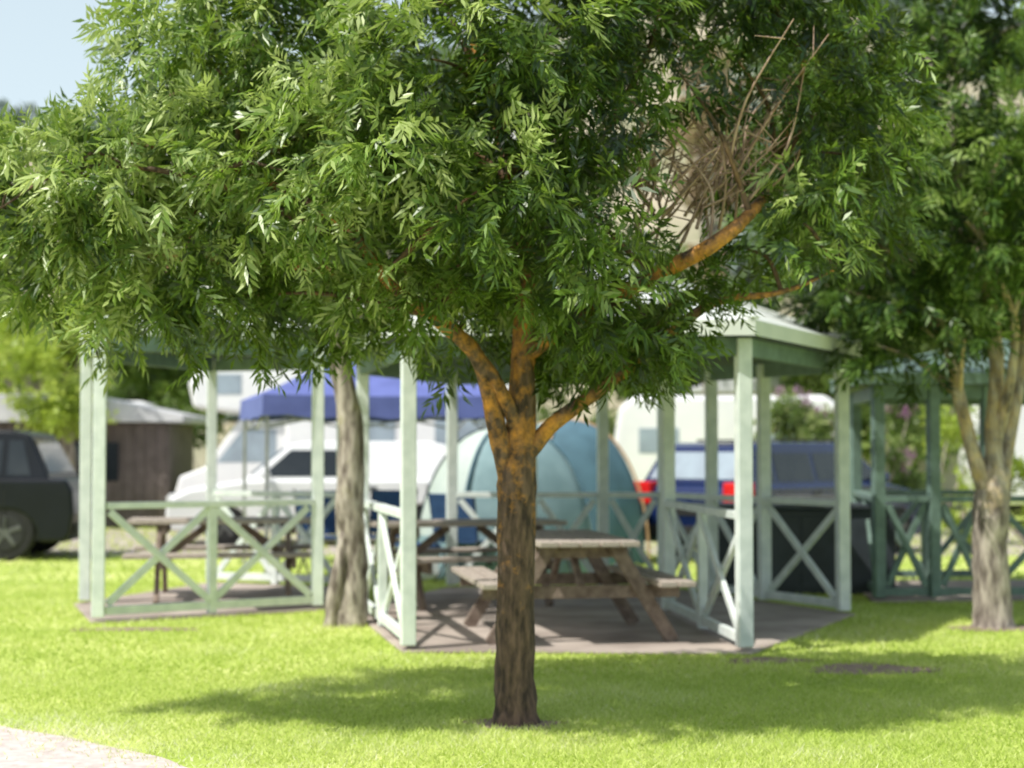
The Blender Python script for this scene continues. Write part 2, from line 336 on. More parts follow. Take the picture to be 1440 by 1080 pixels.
def bush(name,x,y,rx,rz,n,leaf,extra=None,b=0):
    e=empty(name,(x,y,0)); cl=[(rng.uniform(-rx,rx),rng.uniform(-.5,.5),rng.uniform(.2,rz),rng.uniform(.25,.45),b+rng.uniform(-.15,.15)) for k in range(n)]
    V,F,v=foliage(cl,90,T_BG,droop=.1,scale=.7); obj('leaves',npmesh('leaves',V,F,v),leaf,e)
    V=[];F=[]
    for c in cl[::2]: tube_into(V,F,[(c[0]*.2,0,-.05),(c[0]*.6,c[1]*.5,c[2]*.5),(c[0],c[1],c[2])],[.03,.02,.008],6)
    me=npmesh('stems',V,F); obj('stems',me,M['bark3'],e)
    if extra:
        V,F,v=foliage([(c[0],c[1],c[2]+.1,c[3]*1.1) for c in cl if c[2]>rz*.5],22,T_BG,droop=.1,scale=.4); obj('blossom',npmesh('blossom',V,F,v),extra,e)
bush('flowering_shrub',5.9,28.5,1.3,2.3,18,M['bgleaf'],M['flower'],b=-.1)
bush('shrub',8.0,25.5,1.6,2.0,22,M['limeleaf'],b=-.2)
bush('shrub',8.0,33,3.0,2.6,30,M['bgleaf'])
bush('shrub',1.2,38,3.5,2.2,30,M['bgleaf'])
bush('shrub',-6.5,38,3.5,2.6,30,M['bgleaf'],b=-.1)

# ------------------------------------------------------------------ shelters
def roof(poly,parent,ez,az,over,matr):
    P=grow(poly,over); c=(sum(p[0] for p in P)/len(P),sum(p[1] for p in P)/len(P)); n=len(P)
    bm=bmesh.new(); top=[bm.verts.new((*p,ez+.11)) for p in P]; a=bm.verts.new((*c,az))
    bot=[bm.verts.new((*p,ez)) for p in P]; b=bm.verts.new((*c,az-.12))
    for i in range(n):
        j=(i+1)%n
        f=bm.faces.new((top[i],top[j],a)); f.material_index=0
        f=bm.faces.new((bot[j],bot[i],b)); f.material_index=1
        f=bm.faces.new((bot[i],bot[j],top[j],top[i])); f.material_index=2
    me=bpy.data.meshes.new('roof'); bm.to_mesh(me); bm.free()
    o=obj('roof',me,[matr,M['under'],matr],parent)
    q=Parts()
    for pnt in P: q.beam((*pnt,ez+.125),(*c,az+.012),.07,.02)
    q.done('ridge_caps',matr,parent,.004)
def panel(q,A,B,n=1,top=.97,low=.10):
    A=Vector((*A,0));B=Vector((*B,0)); d=(B-A); u=d.normalized(); nrm=Vector((-u.y,u.x,0)); A=A+u*.055; B=B-u*.055; d=B-A
    q.beam(A+Vector((0,0,top)),B+Vector((0,0,top)),.09,.055)
    q.beam(A+Vector((0,0,low)),B+Vector((0,0,low)),.05,.07)
    for i in range(n):
        a=A+d*(i/n)+u*.03; b=A+d*((i+1)/n)-u*.03
        q.beam(a+nrm*.019+Vector((0,0,low+.05)),b+nrm*.019+Vector((0,0,top-.05)),.035,.06)
        q.beam(a-nrm*.019+Vector((0,0,top-.05)),b-nrm*.019+Vector((0,0,low+.05)),.035,.06)
        if i: q.box(A+d*(i/n)+Vector((0,0,top/2)),(.07,.07,top-.06),math.atan2(u.y,u.x))
def slab(poly,parent):
    P=grow(poly,.10); bm=bmesh.new(); f=bm.faces.new([bm.verts.new((*p,.0)) for p in P]); r=bmesh.ops.extrude_face_region(bm,geom=[f])
    for v in [v for v in r['geom'] if isinstance(v,bmesh.types.BMVert)]: v.co.z=.022
    bmesh.ops.recalc_face_normals(bm,faces=bm.faces); me=bpy.data.meshes.new('slab'); bm.to_mesh(me); bm.free(); bevel(obj('slab',me,M['slab'],parent),.008)
def shelter(name,poly,posts,panels,ez,az,over,matp,matr):
    e=empty(name); q=Parts()
    for (x,y) in posts: q.box((x,y,ez/2+.02),(.105,.105,ez-.06),.2)
    q.done('posts',matp,e,.008); q=Parts()
    for a,b,n in panels: panel(q,a,b,n)
    q.done('railings',matp,e,.004); q=Parts()
    n=len(poly)
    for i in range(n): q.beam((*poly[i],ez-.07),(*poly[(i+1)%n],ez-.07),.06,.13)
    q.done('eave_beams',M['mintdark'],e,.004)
    roof(poly,e,ez,az,over,matr); slab(poly,e); return e
back=[(.93,17.52),(.2,17.55)]
shelter('picnic_shelter',HEX,HEX+[(1.36,14.9),(2.34,15.87),(1.95,16.7)]+back,
   [(HEX[0],HEX[5],2),(HEX[1],(1.36,14.9),2),(HEX[2],(2.34,15.87),1),((2.34,15.87),HEX[3],2),(back[0],HEX[3],1),(HEX[4],back[1],1),(back[1],back[0],1)],2.24,3.2,.18,M['mint'],M['roof'])
shelter('picnic_shelter',LEFT,LEFT,[(LEFT[0],LEFT[1],2),(LEFT[3],LEFT[2],2)],2.40,2.8,.06,M['mint'],M['roof'])
shelter('picnic_shelter',RIGHT,RIGHT+[(3.98,16.14),(4.5,16.18),(5.2,18.5)],[(RIGHT[0],(3.98,16.14),1),((3.98,16.14),(4.5,16.18),1),((4.5,16.18),RIGHT[1],2),(RIGHT[3],(5.2,18.5),2),(RIGHT[0],RIGHT[3],2)],2.05,2.55,.3,M['mintdark'],M['mintdark'])

# ------------------------------------------------------------------ picnic tables
def picnic(x,y,rz,L=1.8,z0=.022):
    e=empty('picnic_table',(x,y,z0),rz); q=Parts()
    for i in range(5): q.box((random.uniform(-.01,.01),-.30+.15*i,.735),(L,.135,.04))
    for s in (-1,1):
        for k in (0,1): q.box((random.uniform(-.01,.01),s*(.58+.14*k),.44),(L,.125,.04))
    q.done('planks',M['wood'],e,.006); q=Parts()
    for sx in (-L/2+.3,L/2-.3):
        for s in (-1,1): q.beam((sx,s*.68,0),(sx,s*.24,.712),.045,.10)
        q.box((sx+.047,0,.665),(.045,.7,.09)); q.box((sx+.047,0,.37),(.045,1.48,.095))
        q.beam((sx*.25,0,.70),(sx*.93,0,.40),.045,.07)
    q.done('frame',M['wooddark'],e,.005)
picnic(.42,13.2,math.radians(99),1.85)
picnic(-2.75,16.4,math.radians(8),1.8)
picnic(-.45,15.9,math.radians(20),1.8)

# ------------------------------------------------------------------ barbecue bench, chairs, cool box
e=empty('barbecue_bench',(2.85,17.3,.0),0.0)
q=Parts(); q.box((0,0,.42),(1.9,.7,.84)); q.done('cabinet',M['slate'],e,.015)
q=Parts(); q.box((0,0,.865),(2.0,.8,.05)); q.done('worktop',M['slate'],e,.01)
q=Parts(); q.box((.2,0,.90),(.7,.5,.016)); q.box((.2,.26,.93),(.7,.02,.08)); q.done('hotplate',M['steel'],e,.004)
q=Parts()
for i in range(4): q.box((-.7+.47*i,-.356,.42),(.44,.012,.72))
q.done('doors',M['slate'],e,.006)
def camp_chair(x,y,rz):
    e=empty('camping_chair',(x,y,0),rz); q=Parts()
    for s in (-1,1):
        q.cyl((s*.27,-.25,0),(s*.27,.25,.45),.011); q.cyl((s*.27,.25,0),(s*.27,-.25,.45),.011); q.cyl((s*.27,.22,.42),(s*.29,.34,.98),.011); q.cyl((s*.27,-.25,.45),(s*.28,-.25,.64),.011)
    q.cyl((-.27,.25,0),(.27,-.25,.04),.009); q.cyl((.27,.25,0),(-.27,-.25,.04),.009); q.done('frame',M['trim'],e,0)
    q=Parts(); q.box((0,0,.44),(.54,.5,.02)); q.beam((0,.235,.46),(0,.34,.96),.56,.02)
    for s in (-1,1): q.box((s*.285,.0,.65),(.06,.52,.02))
    q.done('fabric',M['chair'],e,.006)
camp_chair(-.48,18.6,2.6); camp_chair(-2.1,19.4,.4); camp_chair(-1.5,19.6,-.4)
e=empty('cool_box',(-1.0,18.9,0),.3); q=Parts(); q.box((0,0,.17),(.5,.32,.34)); q.done('tub',M['white'],e,.03)
q=Parts(); q.box((0,0,.37),(.52,.34,.06)); q.box((0,-.17,.3),(.3,.02,.03)); q.done('lid',M['chair'],e,.015)

# ------------------------------------------------------------------ blue canopy
e=empty('canopy_tent',(-1.72,20.6,0),math.radians(14)); h=1.42
bm=bmesh.new(); N=10
ap=bm.verts.new((0,0,2.85)); prev=None
ring=[]
for k in range(4*N):
    s=k//N; t=(k%N)/N; cs=[(-h,-h),(h,-h),(h,h),(-h,h)]; a=cs[s];b=cs[(s+1)%4]
    sag=.05*math.sin(math.pi*t); ring.append((a[0]+(b[0]-a[0])*t,a[1]+(b[1]-a[1])*t,2.05-sag*.4))
rings=[]
for f,dz in ((1,0),(.66,.20),(.33,.47)):
    rings.append([bm.verts.new((p[0]*f,p[1]*f,p[2]+dz)) for p in ring])
val=[bm.verts.new((p[0]*1.01,p[1]*1.01,p[2]-.24+.02*math.sin(i*2.1))) for i,p in enumerate(ring)]
n=len(ring)
for i in range(n):
    j=(i+1)%n
    bm.faces.new((val[i],val[j],rings[0][j],rings[0][i])); bm.faces.new((rings[0][i],rings[0][j],rings[1][j],rings[1][i])); bm.faces.new((rings[1][i],rings[1][j],rings[2][j],rings[2][i])); bm.faces.new((rings[2][i],rings[2][j],ap))
me=bpy.data.meshes.new('canvas'); bm.to_mesh(me); bm.free(); obj('canvas',me,M['canopy'],e)
q=Parts()
for sx in (-1,1):
    for sy in (-1,1):
        q.box((sx*1.37,sy*1.37,1.0),(.04,.04,2.0)); q.box((sx*1.37,sy*1.37,.01),(.09,.09,.02))
for a,b in (((-1,-1),(1,-1)),((1,-1),(1,1)),((1,1),(-1,1)),((-1,1),(-1,-1))):
    A=Vector((*a,0))*1.37;B=Vector((*b,0))*1.37
    for k in range(2):
        p0=A.lerp(B,k/2);p1=A.lerp(B,(k+1)/2)
        q.beam(p0+Vector((0,0,1.98)),p1+Vector((0,0,1.68)),.015,.025); q.beam(p0+Vector((.02,.02,1.68)),p1+Vector((.02,.02,1.98)),.015,.025)
q.done('frame',M['metal'],e,.002)

# ------------------------------------------------------------------ dome tents
def dome(x,y,rz,rx,ry,hh,mats,pole):
    e=empty('dome_tent',(x,y,0),rz); bm=bmesh.new(); NU,NV=48,12; R=[]
    for j in range(NV+1):
        ph=math.pi/2*j/NV; row=[]
        for i in range(NU):
            a=2*math.pi*i/NU; k=1/ (max(abs(math.cos(a)),abs(math.sin(a)))**.35); sagr=1-.05*abs(math.sin(4*a/2))*math.cos(ph)+.008*math.sin(9*a+5*ph)
            row.append(bm.verts.new((rx*math.cos(a)*math.cos(ph)**.85*k*sagr,ry*math.sin(a)*math.cos(ph)**.85*k*sagr,hh*math.sin(ph)**.95+.01)) if j<NV else None)
        R.append(row)
    ap=bm.verts.new((0,0,hh+.01))
    for j in range(NV):
        for i in range(NU):
            i2=(i+1)%NU
            f=bm.faces.new((R[j][i],R[j][i2],ap)) if j==NV-1 else bm.faces.new((R[j][i],R[j][i2],R[j+1][i2],R[j+1][i]))
            f.material_index=0 if ((i+6)//12)%2==0 else 1
            if j<2: f.material_index=1
            f.smooth=True
    me=bpy.data.meshes.new('shell'); bm.to_mesh(me); bm.free(); obj('shell',me,mats,e)
    for nm,offs in (('pole_sleeve_1',math.pi/4),('pole_sleeve_2',-math.pi/4)):
        V=[];F=[];pts=[]
        for k in range(13):
            ph=math.pi*k/12; a=offs; kk=1/(max(abs(math.cos(a)),abs(math.sin(a)))**.35); c=abs(math.cos(ph))**.85*(1 if ph<math.pi/2 else -1)
            pts.append((rx*math.cos(a)*c*kk*1.0,ry*math.sin(a)*c*kk*1.0,hh*abs(math.sin(ph))**.95+.012))
        tube_into(V,F,pts,[.018]*13,6,0); me=npmesh(nm,V,F); obj(nm,me,pole,e)
    V=[];F=[];pts=[]
    for k in range(9):
        a=math.pi*k/8; pts.append((-.42*math.cos(a),-ry*(1.0-.33*math.sin(a))*.985,.05+.85*math.sin(a)*hh/1.6))
    tube_into(V,F,pts,[.012]*9,6,0); obj('door_zip',npmesh('door_zip',V,F),M['trim'],e)
dome(-.08,19.5,.35,1.02,1.0,1.68,[M['tentcream'],M['tentteal']],M['tentdark'])
dome(.66,21.6,.5,.98,.95,1.80,[M['tentteal'],M['tentdark']],M['orange'])

# ------------------------------------------------------------------ vehicles
def prism(name,pts,w0,mat,parent,zb=None,k=0,bv=.03,off=0):
    bm=bmesh.new()
    def yy(z): return w0+off-(k*(z-zb) if zb is not None else 0)
    A=[bm.verts.new((x,-yy(z),z)) for x,z in pts]; B=[bm.verts.new((x,yy(z),z)) for x,z in pts]
    bm.faces.new(A); bm.faces.new(B[::-1]); n=len(pts)
    for i in range(n): bm.faces.new((A[i],B[i],B[(i+1)%n],A[(i+1)%n]))
    bmesh.ops.recalc_face_normals(bm,faces=bm.faces); me=bpy.data.meshes.new(name); bm.to_mesh(me); bm.free()
    o=obj(name,me,mat,parent)
    if bv: bevel(o,bv,3)
    return o
def wheels(e,xs,w,r,rimmat=None):
    q=Parts(); q2=Parts(); q3=Parts()
    for x in xs:
        for s in (-1,1):
            q.cyl((x,s*(w-.20),r),(x,s*(w+.005),r),r,n=28); q2.cyl((x,s*(w-.02),r),(x,s*(w+.014),r),r*.64,n=24)
            q3.cyl((x,s*(w),r),(x,s*(w+.02),r),r*.16,n=12)
            for k in range(5):
                a=k*2*math.pi/5+.3; q3.beam((x+r*.12*math.cos(a),s*(w+.012),r+r*.12*math.sin(a)),(x+r*.55*math.cos(a),s*(w+.012),r+r*.55*math.sin(a)),.02,.05)
    q.done('tyres',M['tyre'],e,.03); q2.done('hubs',M['trim'],e,.005); q3.done('wheel_spokes',rimmat or M['rim'],e,.004)
def arch(xc,r,z,n=9,rev=True):
    out=[]
    for i in range(n+1):
        a=math.pi*(i/n); out.append((xc-r*math.cos(a),max(z,z+ (r)*math.sin(a))))
    return out
def car(name,x,y,rz,L=4.5,W=1.8,H=1.6,belt=.98,hood=1.05,rear=.12,paint=None,roofrail=False,r=.34,tl=1.0,nwin=3):
    e=empty(name,(x,y,0),rz); h=L/2; xf=h-.85; xr=-h+.85; z0=.24
    pts=[(-h+.02,.34),(-h+.1,z0)]+arch(xr,r+.05,z0)+arch(xf,r+.05,z0)+[(h-.1,z0),(h,.36),(h-.01,.58),(h-.1,.74),(h-.32,.84),(h-hood,belt-.01),(h-hood-.3,belt),(-h+.08,belt),(-h+.0,belt-.14),(-h-.02,.6)]
    prism('body',pts,W/2,paint,e,bv=.045)
    prism('underbody',[(-h+.15,.26),(h-.15,.26),(h-.35,.7),(-h+.2,.7)],W/2-.06,M['trim'],e,bv=0)
    gb=h-hood+.02; tf=gb-.68; tr=-h+rear+.28
    gp=[(-h+rear,belt-.03),(gb,belt-.03),(gb-.05,belt+.02),(tf,H-.05),(tf-.25,H),(tr+.25,H),(tr,H-.05),(-h+rear,belt+.03)]
    k=.30; prism('cabin',gp,W/2-.05,paint,e,zb=belt-.03,k=k,bv=.03)
    def yv(z,o=.006): return W/2-.05-k*(z-(belt-.03))+o
    q=Parts(); zt=H-.13; zb=belt+.05
    def fx(z): return gb-.05+(tf-(gb-.05))*(z-belt-.02)/(H-.05-belt-.02)
    def rxx(z): return -h+rear+(tr-(-h+rear))*(z-belt-.03)/(H-.08-belt)
    mid=(fx(zt)+rxx(zt))/2+.05
    segs=[(fx(zb)-.14,fx(zt)-.1,mid+.05,mid+.05),(mid-.03,mid-.03,mid-.86,mid-.86),(mid-.94,mid-.94,rxx(zb)+.22,rxx(zt)+.12)]
    for (a,b,c,d) in segs[:nwin]:
        for s in (-1,1): q.poly([(a,s*yv(zb),zb),(b,s*yv(zt),zt),(d,s*yv(zt),zt),(c,s*yv(zb),zb)])
    def quad(xa,za,xb,zb_,ins,dx):
        q.poly([(xa+dx,-(yv(za)-ins),za),(xa+dx,(yv(za)-ins),za),(xb+dx,(yv(zb_)-ins),zb_),(xb+dx,-(yv(zb_)-ins),zb_)])
    quad(fx(belt+.07),belt+.07,fx(H-.1),H-.1,.09,.012)
    q.done('windows',M['glass'],e,0); q=Parts()
    quad(rxx(belt+.08),belt+.08,rxx(H-.12),H-.12,.1,-.012)
    q.done('rear_window',M['glassl'] if tl>.9 else M['glass'],e,0)
    q=Parts()
    for s in (-1,1):
        q.box((-h+.05,s*(W/2-.15),.88),(.18*tl,.32*tl,.26*tl))
    q.done('tail_lights',M['red'],e,.02); q=Parts()
    for s in (-1,1): q.box((h-.12,s*(W/2-.22),.69),(.22,.32,.12))
    q.done('head_lights',M['lamp'],e,.02); q=Parts()
    q.box((h-.01,0,.62),(.04,W*.5,.12)); q.box((h-.02,0,.36),(.06,W*.8,.12)); q.box((-h-.0,0,.40),(.06,W*.85,.14)); q.box((-h+.0,0,.66),(.06,.5,.12))
    for s in (-1,1):
        q.box((0,s*(W/2+.004),.34),(L-2.6,.02,.10)); q.box((mid+.0,s*(W/2+.003),.66),(.012,.008,.5)); q.box((mid-.92,s*(W/2+.003),.66),(.012,.008,.5))
        q.box((mid-.1,s*(W/2+.012),.86),(.16,.02,.03))
        if roofrail: q.box((tf-.9,s*(yv(H)-.1),H+.03),(1.7,.03,.03))
    q.done('trim',M['trim'],e,.006); q=Parts()
    for s in (-1,1): q.box((gb-.32,s*(W/2+.07),belt+.07),(.1,.17,.12))
    q.done('mirrors',paint,e,.03)
    wheels(e,(xf,xr),W/2-.02,r); return e
car('parked_car',-7.98,22.8,math.radians(182),4.6,1.85,1.68,1.05,1.1,.32,M['blackcar'],False,.37,tl=.3)
car('parked_car',-2.9,26.0,math.radians(190),4.6,1.75,1.55,.98,1.15,.2,M['white'],False,.32,nwin=1)
car('parked_car',3.75,23.2,math.radians(47),4.5,1.8,1.52,.98,1.1,.12,M['bluecar'],True,.34,tl=1.1)
# motorhome
e=empty('motorhome',(-2.7,31.2,0),math.radians(182))
prism('body',[(-2.9,.45),(-2.95,2.9),(-2.8,3.1),(2.0,3.2),(2.7,3.05),(3.05,2.6),(2.95,2.15),(2.2,2.05),(1.35,2.0),(1.3,.45)],1.1,M['white'],e,bv=.08)
prism('cab',[(1.25,.35)]+arch(2.25,.4,.35)+[(3.25,.35),(3.3,.6),(3.2,.95),(2.75,1.12),(2.15,1.97),(1.3,1.97)],.95,M['white'],e,bv=.05)
q=Parts()
for s in (-1,1):
    for (x0,x1,z0,z1) in ((-2.3,-1.3,1.35,1.95),(-.6,.3,1.35,1.95),(2.1,2.7,2.4,2.75)): q.box(((x0+x1)/2,s*1.104,(z0+z1)/2),(x1-x0,.012,z1-z0))
    q.poly([(1.5,s*.956,1.2),(2.55,s*.956,1.2),(2.1,s*.956,1.78),(1.5,s*.956,1.78)])
q.poly([(2.78,-.8,1.14),(2.78,.8,1.14),(2.2,.78,1.9),(2.2,-.78,1.9)])
q.done('windows',M['glassl'],e,0); q=Parts()
for s in (-1,1):
    q.box((-.8,s*1.106,.95),(3.8,.008,.06)); q.box((-.8,s*1.106,.82),(3.8,.008,.03))
q.done('stripes',M['chair'],e,0); q=Parts()
for s in (-1,1): q.box((-2.95,s*.9,.9),(.06,.16,.3))
q.done('tail_lights',M['red'],e,.01); wheels(e,(2.25,-1.6),1.0,.36)
def caravan(x,y,rz):
    e=empty('caravan',(x,y,0),rz)
    prism('body',[(-2.2,.4),(-2.3,.9),(-2.15,2.3),(-1.9,2.5),(1.9,2.5),(2.2,2.25),(2.35,1.2),(2.2,.45)],1.1,M['white'],e,bv=.1)
    q=Parts()
    for s in (-1,1):
        for x0,x1 in ((-1.7,-.8),(1.0,1.8)): q.box(((x0+x1)/2,s*1.104,1.6),(x1-x0,.012,.5))
    q.box((.1,-1.104,1.2),(.6,.012,1.5)); q.done('windows',M['glassl'],e,.004)
    q=Parts(); q.beam((2.2,.3,.4),(3.3,0,.42),.06,.08); q.beam((2.2,-.3,.4),(3.3,0,.42),.06,.08); q.cyl((3.2,0,.05),(3.2,0,.55),.03); q.box((0,0,.36),(4.2,1.6,.1)); q.done('drawbar',M['trim'],e,.004)
    wheels(e,(-.1,),1.05,.33)
caravan(4.4,35,math.radians(176)); caravan(-10.2,39,math.radians(5))
caravan(11.2,33,math.radians(8))
e=empty('cabin',(-8.6,32.5,0),math.radians(2))
q=Parts(); q.box((0,0,.95),(4.6,3,1.9)); q.done('walls',M['brownwall'],e,.01); q=Parts()
for k in range(24): q.box((-2.25+k*.196,-1.515,.95),(.03,.03,1.88))
q.done('battens',M['brownwall'],e,.003)
prism('roof',[(-2.55,1.92),(-2.55,2.0),(-1.2,2.42),(.8,2.42),(2.6,2.05),(2.6,1.92)],1.75,M['greyroof'],e,bv=.02)
q=Parts(); q.box((1.0,-1.53,1.2),(.8,.04,.7)); q.done('window',M['glass'],e,.004)
e=empty('amenities_building',(9.5,44,0),math.radians(-4))
q=Parts(); q.box((0,0,1.4),(9,5,2.8)); q.done('walls',M['cream'],e,.02)
prism('roof',[(-5,2.8),(-5,2.9),(0,4.2),(5,2.9),(5,2.8)],2.9,M['greyroof'],e,bv=.02)
q=Parts()
for k in range(3): q.box((-3+2.4*k,-2.52,1.7),(1.1,.05,.8))
q.box((3.2,-2.52,1.05),(.9,.05,2.05)); q.done('windows',M['glass'],e,.005)

# ------------------------------------------------------------------ main tree
TX,TY=.02,9.06
e=empty('ash_tree',(TX,TY,0)); V=[];F=[]
tube_into(V,F,[(0,0,-.08),(-.0,0,.05),(-.005,0,.3),(.0,0,.8),(.005,0,1.25),(.03,.02,1.62),(.04,.04,2.0),(.06,.1,2.6),(-.05,.15,3.1),(-.2,.1,3.6),(-.3,.15,4.6)],[.155,.118,.104,.10,.104,.078,.062,.055,.05,.04,.02],14,.07)
limbs=[([(-.03,0,1.28),(-.10,-.05,1.55),(-.20,-.15,1.92),(-.42,-.4,2.12),(-.66,-.65,2.3),(-.85,-.7,2.55),(-1.4,-.5,2.85),(-2.0,-.5,3.0)],[.06,.052,.042,.036,.030,.024,.016,.008]),
([(0,-.02,1.58),(-.12,-.12,1.82),(-.3,-.1,2.03),(-.6,.1,2.28),(-1.1,.4,2.45),(-1.9,.3,2.5),(-2.4,.1,2.55)],[.045,.038,.034,.03,.025,.018,.01]),
([(.05,0,1.40),(.2,.02,1.58),(.45,.05,1.76),(.75,.1,2.0),(1.05,.0,2.22),(1.4,-.1,2.27),(1.7,0,2.4)],[.045,.042,.036,.032,.024,.014,.006]),
([(.05,.03,1.95),(.35,.0,2.15),(.7,-.3,2.33),(.98,-.5,2.47),(1.2,-.35,2.65),(1.42,.2,2.95),(1.6,.3,3.6)],[.05,.045,.04,.040,.030,.02,.01])]
twl=[([(.07,.1,2.5),(.0,-.2,2.9),(-.15,-.4,3.25),(-.35,-.4,3.7)],[.045,.035,.025,.01]),
([(-.05,.1,2.9),(-.5,.2,3.2),(-1.1,.2,3.4),(-1.7,.1,3.5)],[.04,.03,.02,.01]),
([(.07,.1,2.4),(.35,.4,2.9),(.6,.6,3.4),(.9,.7,4.0)],[.04,.03,.02,.01]),
([(-.9,-.55,2.5),(-1.5,-.8,2.75),(-2.1,-.9,2.8),(-2.5,-.8,2.62)],[.02,.015,.01,.005])]
for p_,r_ in limbs: tube_into(V,F,p_,r_,10,.09)
me=npmesh('trunk',V,F); smooth(me); obj('trunk',me,M['bark'],e); V=[];F=[]
for p_,r_ in twl: tube_into(V,F,p_,r_,8,.08)
fr=[(-2.5,-.4,2.48,.33,.06),(-2.85,-.2,2.72,.33,.05),(-1.95,-.5,2.26,.28,.0),(-2.35,-.8,2.74,.34,.1),(-1.9,-.9,2.82,.36,.12),(-1.62,-.7,2.40,.33,.05),(-1.45,-.4,2.22,.22,-.05),(-2.1,-.6,2.55,.34,.1),(-2.5,-.1,2.95,.26,.1),(-3.0,-.5,2.5,.25,.05),
(-1.62,-.6,3.25,.38,.0),(-1.3,-.5,3.55,.40,-.03),(-1.75,-.1,3.6,.28,.05),(-1.12,-.9,2.78,.38,.14),(-.72,-1.1,2.88,.36,.16),(-1.0,-.4,2.38,.24,.05),(-.85,-.75,2.72,.22,.12),(-.4,-1.0,3.3,.42,.08),(-.28,-.6,2.36,.2,.08),
(.2,-.8,3.5,.42,.0),(-.18,-.95,2.68,.3,.1),(.30,-.8,2.66,.34,.03),(.42,-.6,2.26,.27,-.0),(.62,-.3,2.03,.2,0),(.84,-.2,2.22,.22,-.05),(.33,-.7,3.1,.3,-.06),(.75,-.3,3.75,.30,-.1),(1.15,-.2,3.95,.3,-.1),(.0,-.5,2.35,.2,.05),
(1.25,.1,2.52,.17,0),(1.5,-.2,2.62,.26,0),(1.74,-.1,3.0,.33,0),(1.75,.1,3.5,.36,0),(-.9,-.3,3.1,.32,0),(-1.4,-.2,2.85,.32,0),(.0,-.5,2.95,.32,-.0),(-2.0,-.3,3.1,.28,.05),(-.55,-.5,2.32,.2,.1),
(1.5,-.2,3.38,.22,-.05),(1.15,-.3,3.45,.12,.1),(.85,-.4,3.35,.12,.1),
(-.32,.3,2.14,.22,.05),(-.7,.35,2.24,.22,0),(-1.08,.2,2.26,.22,.05),(.22,.35,2.08,.22,-.05),(.48,.2,1.96,.19,-.05),(.86,.3,2.02,.18,-.05),(-1.95,-.2,2.08,.2,0),(.3,.1,2.2,.2,0),(-.15,-.3,2.5,.2,.05)]
bk=[(-2.2,.6,2.6,.33),(-1.8,.8,2.5,.33),(-1.3,.9,2.65,.34),(-.8,1.0,2.65,.33),(-.3,1.1,2.6,.33),(.2,1.2,2.5,.34),(.6,1.1,2.4,.28),(.95,1.0,2.35,.2),(-2.0,.7,3.0,.33),(-1.5,1.0,3.1,.36),(-.9,1.2,3.1,.38),(-.2,1.4,3.1,.4),(.15,1.3,3.1,.33),
(-1.6,.6,3.5,.33),(-1.2,.9,3.7,.4),(-.5,1.1,3.7,.4),(.1,1.2,3.8,.4),(.6,1.0,4.0,.3),(-.2,.5,2.5,.26),(.3,.6,2.35,.24),(1.9,.9,2.9,.28),(1.95,.8,3.5,.32),(-.6,.3,3.4,.32),(.2,.3,3.2,.32)]
tp=[(-1.5,0,4.1,.42),(-1.0,-.5,4.2,.45),(-.3,-.7,4.25,.45),(.4,-.5,4.3,.45),(1.0,-.2,4.45,.4),(1.6,.2,4.2,.4),(-.9,.6,4.5,.45),(0,.8,4.6,.48),(.8,.8,4.5,.45),(-.3,0,4.95,.5),(.5,.1,5.0,.45)]
cl=fr+[(a,b,c,d,-.05) for a,b,c,d in bk+tp]
allp=[(Vector(p),r) for pp,rr in limbs+twl for p,r in zip(pp,rr)]
for c in cl:
    C=Vector(c[:3]); P0,r0=min(allp,key=lambda t:(t[0]-C).length+ (0 if t[0].z<C.z else .4))
    mid_=P0.lerp(C,.5)+Vector((random.uniform(-.06,.06),random.uniform(-.06,.06),.06)); tube_into(V,F,[P0,mid_,C],[min(r0,.018),.011,.005],6,.05)
me=npmesh('branches',V,F); smooth(me); obj('branches',me,M['branch'],e)
def sun_tint(c): # painted sun and shade: left clumps lightened, right and upper ones darkened
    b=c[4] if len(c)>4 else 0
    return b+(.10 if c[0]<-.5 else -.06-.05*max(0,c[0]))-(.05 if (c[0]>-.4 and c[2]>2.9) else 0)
V,F,v=foliage([(*c[:4],sun_tint(c)) for c in cl],385,T_NEAR,droop=.9); obj('crown',npmesh('crown',V,F,v),M['leaf'],e)
V=[];F=[]
for k in range(44):
    a=Vector((random.uniform(.6,1.25),random.uniform(-.4,.3),random.uniform(2.5,2.95))); d=Vector((random.uniform(-.15,.45),random.uniform(-.3,.3),random.uniform(.25,.7)))
    m_=a+d*.5+Vector((random.uniform(-.1,.1),0,random.uniform(-.05,.05))); tube_into(V,F,[a,m_,a+d],[.010,.007,.003],5,.05)
    for j in range(4):
        b_=a.lerp(a+d,random.uniform(.2,.95)); tube_into(V,F,[b_,b_+Vector((random.uniform(-.2,.2),random.uniform(-.1,.1),random.uniform(.0,.2)))],[.005,.002],4,0)
obj('bare_twigs',npmesh('bare_twigs',V,F),M['twig'],e)

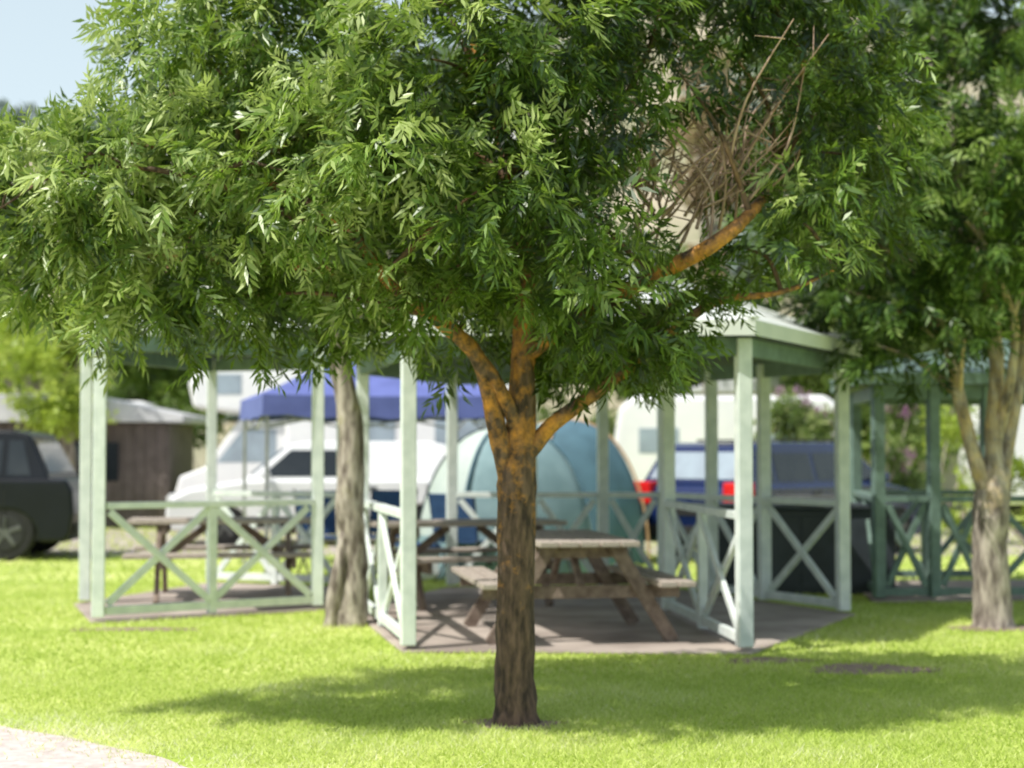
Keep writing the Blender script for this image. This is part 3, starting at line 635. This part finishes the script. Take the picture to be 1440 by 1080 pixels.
# ------------------------------------------------------------------ right tree
e=empty('ash_tree',(3.9,13.9,0)); V=[];F=[]
tube_into(V,F,[(.0,0,-.08),(.0,0,.1),(-.02,0,.6),(.0,0,1.0),(.06,.05,1.35)],[.21,.16,.14,.145,.12],14,.08)
L2=[([(-.03,0,1.05),(-.16,-.05,1.4),(-.28,-.1,1.85),(-.38,-.1,2.3),(-.6,0,2.9),(-.9,.1,3.6)],[.085,.06,.055,.05,.035,.02]),
([(.03,0,1.2),(.02,0,1.6),(.05,0,2.2),(-.02,.1,2.9),(-.2,.2,3.7),(-.2,.2,4.6)],[.09,.07,.06,.05,.04,.02]),
([(.08,0,1.3),(.22,.1,1.8),(.35,.2,2.4),(.5,.2,3.1),(.9,.1,3.8)],[.08,.06,.05,.04,.02]),
([(.05,0,1.5),(.12,-.15,2.0),(.1,-.3,2.5),(-.2,-.5,3.1)],[.05,.04,.035,.02])]
for p_,r_ in L2: tube_into(V,F,p_,r_,9,.07)
cl=[(-1.45,0,3.3,.45),(-1.13,-.3,4.1,.6),(-.3,-.5,4.3,.65),(-.9,-.2,2.85,.46),(-.6,-.5,2.55,.32),(-.25,-.6,3.2,.55,.1),(.35,-.4,3.1,.5,.1),(-1.3,.2,2.8,.33),(-1.65,.1,3.1,.3),(-1.5,.1,4.1,.4),(-.9,.1,2.3,.26),(-.65,.1,2.2,.24),
(.8,-.2,2.9,.45),(1.3,0,3.3,.55),(.6,-.3,3.9,.6,.08),(-.9,.7,3.4,.55),(-.2,.9,3.5,.65),(.6,.9,3.4,.6),(-1.35,.8,3.7,.45),(-.6,.8,2.75,.4),(.1,.9,2.65,.4),(-1.4,-.3,3.7,.42,.05),(-.75,-.6,3.55,.45,.12),(-.1,-.7,3.75,.45,.14),
(-1.4,0,4.9,.65),(-.5,0,5.1,.75),(.5,0,5.0,.75),(1.2,.5,4.4,.65),(-.3,-.1,5.8,.6),(.2,-.5,2.7,.26),(-.35,-.55,2.3,.2),(-1.15,-.4,3.15,.36),(-.5,.9,3.0,.45),(-1.1,.9,3.0,.4),(.2,1.1,3.9,.6),(-.8,1.0,4.2,.6),(.5,.5,2.75,.35)]
allp=[(Vector(p),r) for pp,rr in L2 for p,r in zip(pp,rr)]
for c in cl:
    C=Vector(c[:3]); P0,r0=min(allp,key=lambda t:(t[0]-C).length+(0 if t[0].z<C.z else .4))
    tube_into(V,F,[P0,P0.lerp(C,.5)+Vector((0,0,.08)),C],[min(r0,.025),.016,.006],6,.05)
me=npmesh('trunk',V,F); smooth(me); obj('trunk',me,M['bark2'],e)
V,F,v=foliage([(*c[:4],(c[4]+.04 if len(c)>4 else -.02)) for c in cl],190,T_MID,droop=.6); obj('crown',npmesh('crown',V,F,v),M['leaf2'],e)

# ------------------------------------------------------------------ slim pale tree between shelters
e=empty('eucalypt_tree',(-1.33,14.0,0)); V=[];F=[]
tube_into(V,F,[(-.02,0,-.08),(-.0,0,.1),(.03,0,.5),(.0,0,1.0),(.01,0,1.6),(-.08,-.02,2.2),(-.05,0,3.0),(.0,.1,4.2)],[.2,.15,.115,.12,.10,.09,.08,.03],12,.12)
tube_into(V,F,[(-.14,-.08,-.05),(-.1,-.1,.35),(-.02,-.05,.8)],[.07,.055,.04],9,.1)
cc=[(.1,.1,3.6,.6),(-.6,.2,3.4,.5),(.5,.3,3.5,.5),(0,.2,4.4,.7),(-.7,.3,4.2,.5),(-.35,-.1,2.85,.25,.2),(.6,.2,4.3,.5),(-.1,-.25,2.45,.18,.2),(.15,-.3,2.6,.18,.2)]
for c in cc: tube_into(V,F,[(-.05,.0,2.3),(c[0]*.5,c[1]*.5,(2.4+c[2])*.5),c[:3]],[.035,.025,.01],6,.05)
me=npmesh('trunk',V,F); smooth(me); obj('trunk',me,M['bark3'],e)
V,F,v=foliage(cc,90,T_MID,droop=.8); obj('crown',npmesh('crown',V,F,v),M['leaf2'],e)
